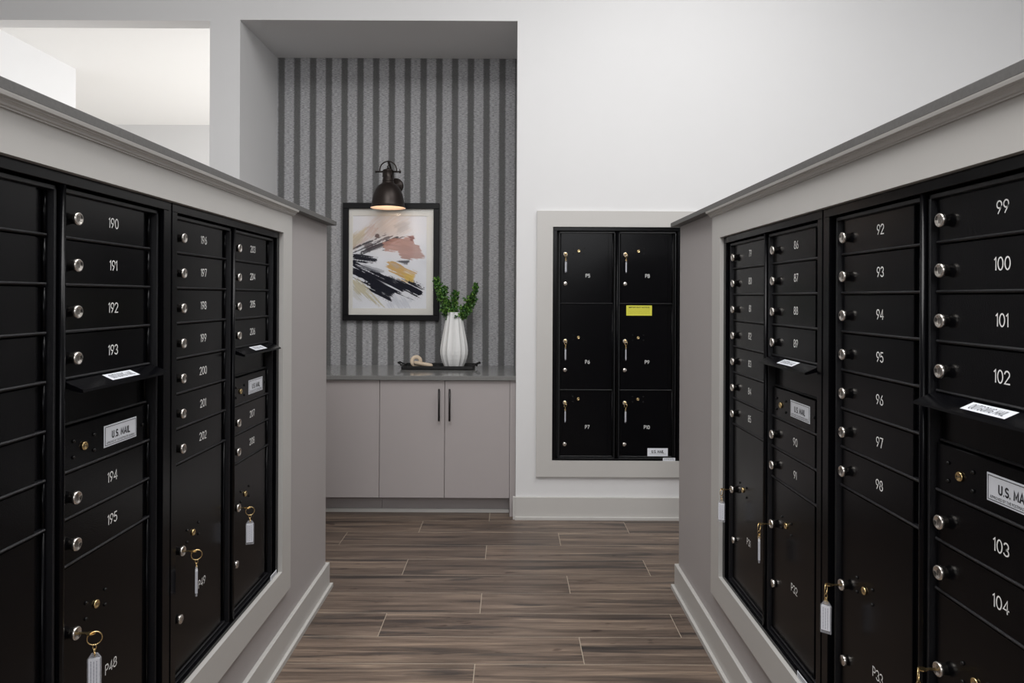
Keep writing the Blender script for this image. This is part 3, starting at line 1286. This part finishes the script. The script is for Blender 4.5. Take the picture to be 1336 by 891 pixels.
    stroke([(92, 660), (110, 700), (130, 740), (92, 720)], (.58, .57, .52), 10, 20, 48, 29, .5)
    stroke([(280, 720), (370, 735), (350, 778), (260, 770)], (.58, .60, .66), 14, 40, 60, 30, .6)
    d = 11 - np.hypot(px - 207, py - 412)
    lay(np.clip(d / 4 + .5, 0, 1) * .85, (.10, .05, .05))
    verts = [(ax0 + (ax1 - ax0) * uu, -.007, az1 - (az1 - az0) * vv) for uu, vv in zip(u.ravel(), v.ravel())]
    faces = []
    for j in range(NZ_ - 1):
        for i in range(NX - 1):
            k = j * NX + i
            faces.append((k, k + NX, k + NX + 1, k + 1))
    me = bpy.data.meshes.new('print')
    me.from_pydata(verts, [], faces)
    ca = me.color_attributes.new('paint', 'FLOAT_COLOR', 'POINT')
    rgba = np.ones((len(verts), 4))
    rgba[:, :3] = np.clip(img.reshape(-1, 3), 0, 1)
    ca.data.foreach_set('color', rgba.ravel())
    m = mat('painted_print', (1, 1, 1), .8, spec=.1)
    vc = m.node_tree.nodes.new('ShaderNodeVertexColor')
    vc.layer_name = 'paint'
    m.node_tree.links.new(vc.outputs['Color'], m.node_tree.nodes['Principled BSDF'].inputs['Base Color'])
    me.materials.append(m)
    return link('print', me, root)


painting()

# ------------------------------------------------------------------ wall lamp above the picture
LX, LY, LZ = -.829, 4.575, 1.936
lamp = empty('wall_lamp', (LX, LY, LZ))
tag(lamp, 'bronze bell shaped wall lamp above the picture', 'lamp')
q = MB()
outer = [(.117, 0), (.118, .004), (.113, .010), (.110, .018), (.1075, .035), (.104, .060), (.097, .090), (.085, .120), (.068, .146), (.050, .160), (.040, .166)]
q.lathe(outer, 40, cap=False)
q.build('shade', M['bronze'], lamp)
q = MB()
inner = [(.0385, .163), (.048, .157), (.066, .143), (.083, .117), (.095, .088), (.102, .058), (.1055, .033), (.108, .016), (.111, .006), (.1165, .0003)]
q.lathe(inner, 40, cap=False)
q.build('shade_lining', M['bronzein'], lamp)
q = MB()
q.lathe([(.040, .160), (.042, .168), (.037, .172), (.037, .178), (.040, .181), (.037, .186), (.037, .196), (.034, .200), (.034, .246), (.037, .250), (.032, .256), (.012, .262), (.010, .268)], 28)
for k in range(6):
    a = k * math.pi / 3 + .3
    q.tube([(.0345 * math.cos(a), .0345 * math.sin(a), .204), (.0345 * math.cos(a), .0345 * math.sin(a), .243)], .0035, 6)
q.build('socket', M['bronze'], lamp)
q = MB()
q.tube([(-.084, 0, .243), (-.034, 0, .243)], .0060, 10)
q.tube([(.034, 0, .243), (.084, 0, .243)], .0060, 10)
q.tube([(-.086, 0, .243), (-.078, 0, .243)], .0085, 12)
q.tube([(.078, 0, .232), (.078, 0, .262)], .0030, 8)
q.tube([(.076, 0, .243), (.085, 0, .243)], .0085, 12)
arc_pts = [(.056 * math.cos(a), 0, .255 + .058 * math.sin(a)) for a in [math.pi * k / 16 for k in range(17)]]
q.tube([(.056, 0, .240)] + arc_pts + [(-.056, 0, .240)], .0045, 8)
q.build('yoke', M['bronze'], lamp)
# gooseneck arm from the wall plate to the top of the yoke
q = MB()
back = YNB - LY
q.tube([(.010, back - .012, .182), (.010, back - .05, .190), (.009, back - .085, .215), (.007, back - .115, .245), (.005, .065, .280), (.003, .035, .300), (0, .012, .309), (0, 0, .311)], .0075, 10)
q.tube([(0, 0, .318), (0, 0, .300), (.004, 0, .288), (-.004, 0, .278), (0, 0, .266)], .0045, 8)
q.build('arm', M['bronze'], lamp)
q = MB()
face_lathe(q, [(.054, 0), (.054, .010), (.047, .016), (.020, .020), (.014, .032)], 32, .016, back, .182)
q.build('wall_plate', M['bronze'], lamp)
q = MB()
q.lathe([(.010, .150), (.013, .128), (.020, .105), (.029, .075), (.030, .055), (.024, .034), (.012, .024), (.001, .021)], 20)
q.build('bulb', M['bulb'], lamp)
pl = bpy.data.lights.new('lamp_glow', 'POINT')
pl.energy = .45
pl.color = (1, .75, .55)
pl.shadow_soft_size = .02
po = bpy.data.objects.new('lamp_glow', pl)
COL.objects.link(po)
po.parent = lamp
po.location = (0, 0, .012)

# ------------------------------------------------------------------ tray, vase, sprigs, wooden links
TX0, TX1, TY0, TY1 = -.722, -.247, 4.490, 4.715
tray = empty('tray', ((TX0 + TX1) / 2, (TY0 + TY1) / 2, CZ))
tag(tray, 'long black tray with curled end handles on the grey worktop', 'tray')
hw, hd = (TX1 - TX0) / 2, (TY1 - TY0) / 2
q = MB()
q.slab(-hw, hw, -hd, hd, .0004, .006, .001)
for (a, c, y0, y1) in ((-hw, hw, -hd, -hd + .005), (-hw, hw, hd - .005, hd), (-hw, -hw + .005, -hd, hd), (hw - .005, hw, -hd, hd)):
    q.slab(a, c, y0, y1, .0005, .024, .001)
q.build('tray_body', M['tray'], tray)
for s_ in (-1, 1):
    q = MB()
    for y in (-.045, .045):
        q.tube([(s_ * (hw - .004), y, .020), (s_ * (hw + .010), y * .9, .026), (s_ * (hw + .028), y * .7, .036)], .0045, 8)
    q.tube([(s_ * (hw + .028), -.032, .036), (s_ * (hw + .036), -.016, .038), (s_ * (hw + .038), 0, .034), (s_ * (hw + .036), .016, .038), (s_ * (hw + .028), .032, .036)], .0058, 8)
    q.tube([(s_ * (hw + .012), -.045, .026), (s_ * (hw + .018), -.02, .018), (s_ * (hw + .020), 0, .024), (s_ * (hw + .018), .02, .018), (s_ * (hw + .012), .045, .026)], .0045, 8)
    q.build('handle', M['tray'], tray)

VX, VY, VZ = -.3835, 4.600, CZ + .0064
q = MB()
prof = [(.060, 0), (.066, .006), (.077, .030), (.088, .060), (.0945, .090), (.0955, .115), (.093, .145), (.087, .180), (.079, .220), (.071, .260), (.0635, .300), (.057, .335), (.0545, .360), (.054, .372)]
NF, seg = 13, 13 * 8


def vring(r, z, depth=1.0):
    out = []
    for k in range(seg):
        th = 2 * math.pi * k / seg
        f = abs(math.sin(NF * th / 2 + .5))
        rr = r * (1 - .11 * depth * (f ** .8))
        out.append((rr * math.cos(th), rr * math.sin(th), z))
    return out


rings = [vring(r, z) for r, z in prof] + [vring(.050, .372, .9), vring(.049, .360, .5), vring(.055, .300, .3), vring(.075, .200, .2)]
vs = [p for r_ in rings for p in r_]
fs = []
for i in range(len(rings) - 1):
    for k in range(seg):
        k2 = (k + 1) % seg
        fs.append((i * seg + k, i * seg + k2, (i + 1) * seg + k2, (i + 1) * seg + k))
fs.append(tuple(range(seg))[::-1])
fs.append(tuple((len(rings) - 1) * seg + k for k in range(seg)))
q.add(vs, fs, 0, False)
tag(q.build('vase', M['vase'], None, (VX, VY, VZ)), 'white fluted ceramic vase standing on the black tray', 'vase')


def sprig(tip, base, bend, nl, seed, label):
    r = random.Random(seed)
    root = empty('leafy_sprig', (VX, VY, VZ + .30))
    tag(root, label, 'greenery', 'green sprigs in the white vase')
    b0, t0 = Vector(base), Vector(tip)
    mid = (b0 + t0) / 2 + Vector(bend)
    pts = []
    for k in range(9):
        t = k / 8
        pts.append(b0 * (1 - t) ** 2 + mid * (2 * t * (1 - t)) + t0 * t * t)
    q = MB()
    q.tube(pts, .002, 6, radii=[.0022 - .0014 * k / 8 for k in range(9)])
    lv = MB()
    twigs = []
    for k in range(nl // 5):
        t = .18 + .82 * (k + .5) / (nl // 5)
        p = b0 * (1 - t) ** 2 + mid * (2 * t * (1 - t)) + t0 * t * t
        d = Vector((r.uniform(-1, 1), r.uniform(-1, 1), r.uniform(.1, 1.2))).normalized()
        ln = r.uniform(.026, .066) * (1.25 - .75 * t)
        q.tube([p, p + d * ln], .0009, 4)
        twigs.append((p, d, ln))
    for p, d, ln in twigs:
        for j in range(24):
            c = p + d * (ln * (j + 1) / 24) + Vector((r.gauss(0, .003), r.gauss(0, .003), r.gauss(0, .003)))
            a = Vector((r.gauss(0, 1), r.gauss(0, 1), r.gauss(.4, 1))).normalized()
            s_ = a.cross(Vector((r.gauss(0, 1), r.gauss(0, 1), r.gauss(0, 1)))).normalized()
            n = a.cross(s_)
            L_, w_ = r.uniform(.011, .0185), r.uniform(.0048, .0070)
            vsl = [c, c + a * L_ * .4 + s_ * w_ + n * .0012, c + a * L_ * .8 + s_ * w_ * .8 + n * .001, c + a * L_, c + a * L_ * .8 - s_ * w_ * .8 + n * .001, c + a * L_ * .4 - s_ * w_ + n * .0012, c + a * L_ * .5 - n * .0006]
            lv.add(vsl, [(0, 1, 6), (1, 2, 6), (2, 3, 6), (3, 4, 6), (4, 5, 6), (5, 0, 6)], 0, True)
    q.build('stem', M['stem'], root)
    o = lv.build('leaves', M['leaf'], root)
    o['kind'] = 'stuff'


sprig((-.118, -.02, .298), (-.015, 0, -.02), (-.03, 0, -.01), 190, 1, 'leftmost and tallest green sprig in the vase, beside the picture frame')
sprig((-.070, .03, .230), (-.012, .01, -.02), (-.03, 0, -.03), 170, 2, 'second green sprig from the left in the vase')
sprig((.008, -.02, .205), (0, 0, -.02), (-.01, 0, 0), 150, 3, 'short upright green sprig in the middle of the vase')
sprig((.150, 0, .262), (.014, 0, -.02), (.045, 0, -.06), 170, 4, 'rightmost green sprig curving up out of the vase')
sprig((.110, -.035, .175), (.010, -.012, -.02), (.03, 0, .01), 150, 5, 'low green sprig leaning right over the vase rim')
sprig((-.060, -.04, .110), (-.008, -.015, -.02), (-.02, 0, .03), 120, 6, 'low green sprig spilling left over the vase rim')

wl = empty('wooden_ornament', (-.635, 4.560, CZ + .0064))
tag(wl, 'pale wooden ring and peg ornament lying on the black tray', 'ornament')
q = MB()
# flat wooden ring standing tilted
a_t = R(16)
Mx = Matrix.Translation((0, .012, .0415)) @ Matrix.Rotation(R(14), 4, 'Z') @ Matrix.Rotation(R(90) - a_t * .6, 4, 'X')
ring_prof = [(.0165, -.008), (.019, -.0105), (.036, -.0105), (.041, -.006), (.041, .006), (.036, .0105), (.019, .0105), (.0165, .008), (.0165, -.008)]
q.lathe(ring_prof, 36, Mx, cap=False)
q.build('ring', M['wood'], wl)
q = MB()
q.tube([(-.012, -.012, .036), (-.004, -.012, .0345), (.05, -.018, .026), (.085, -.02, .0205), (.105, -.02, .0175), (.114, -.02, .0165)], .014, 16,
       radii=[.008, .0125, .0135, .0135, .0125, .007])
q.build('peg', M['wood'], wl)
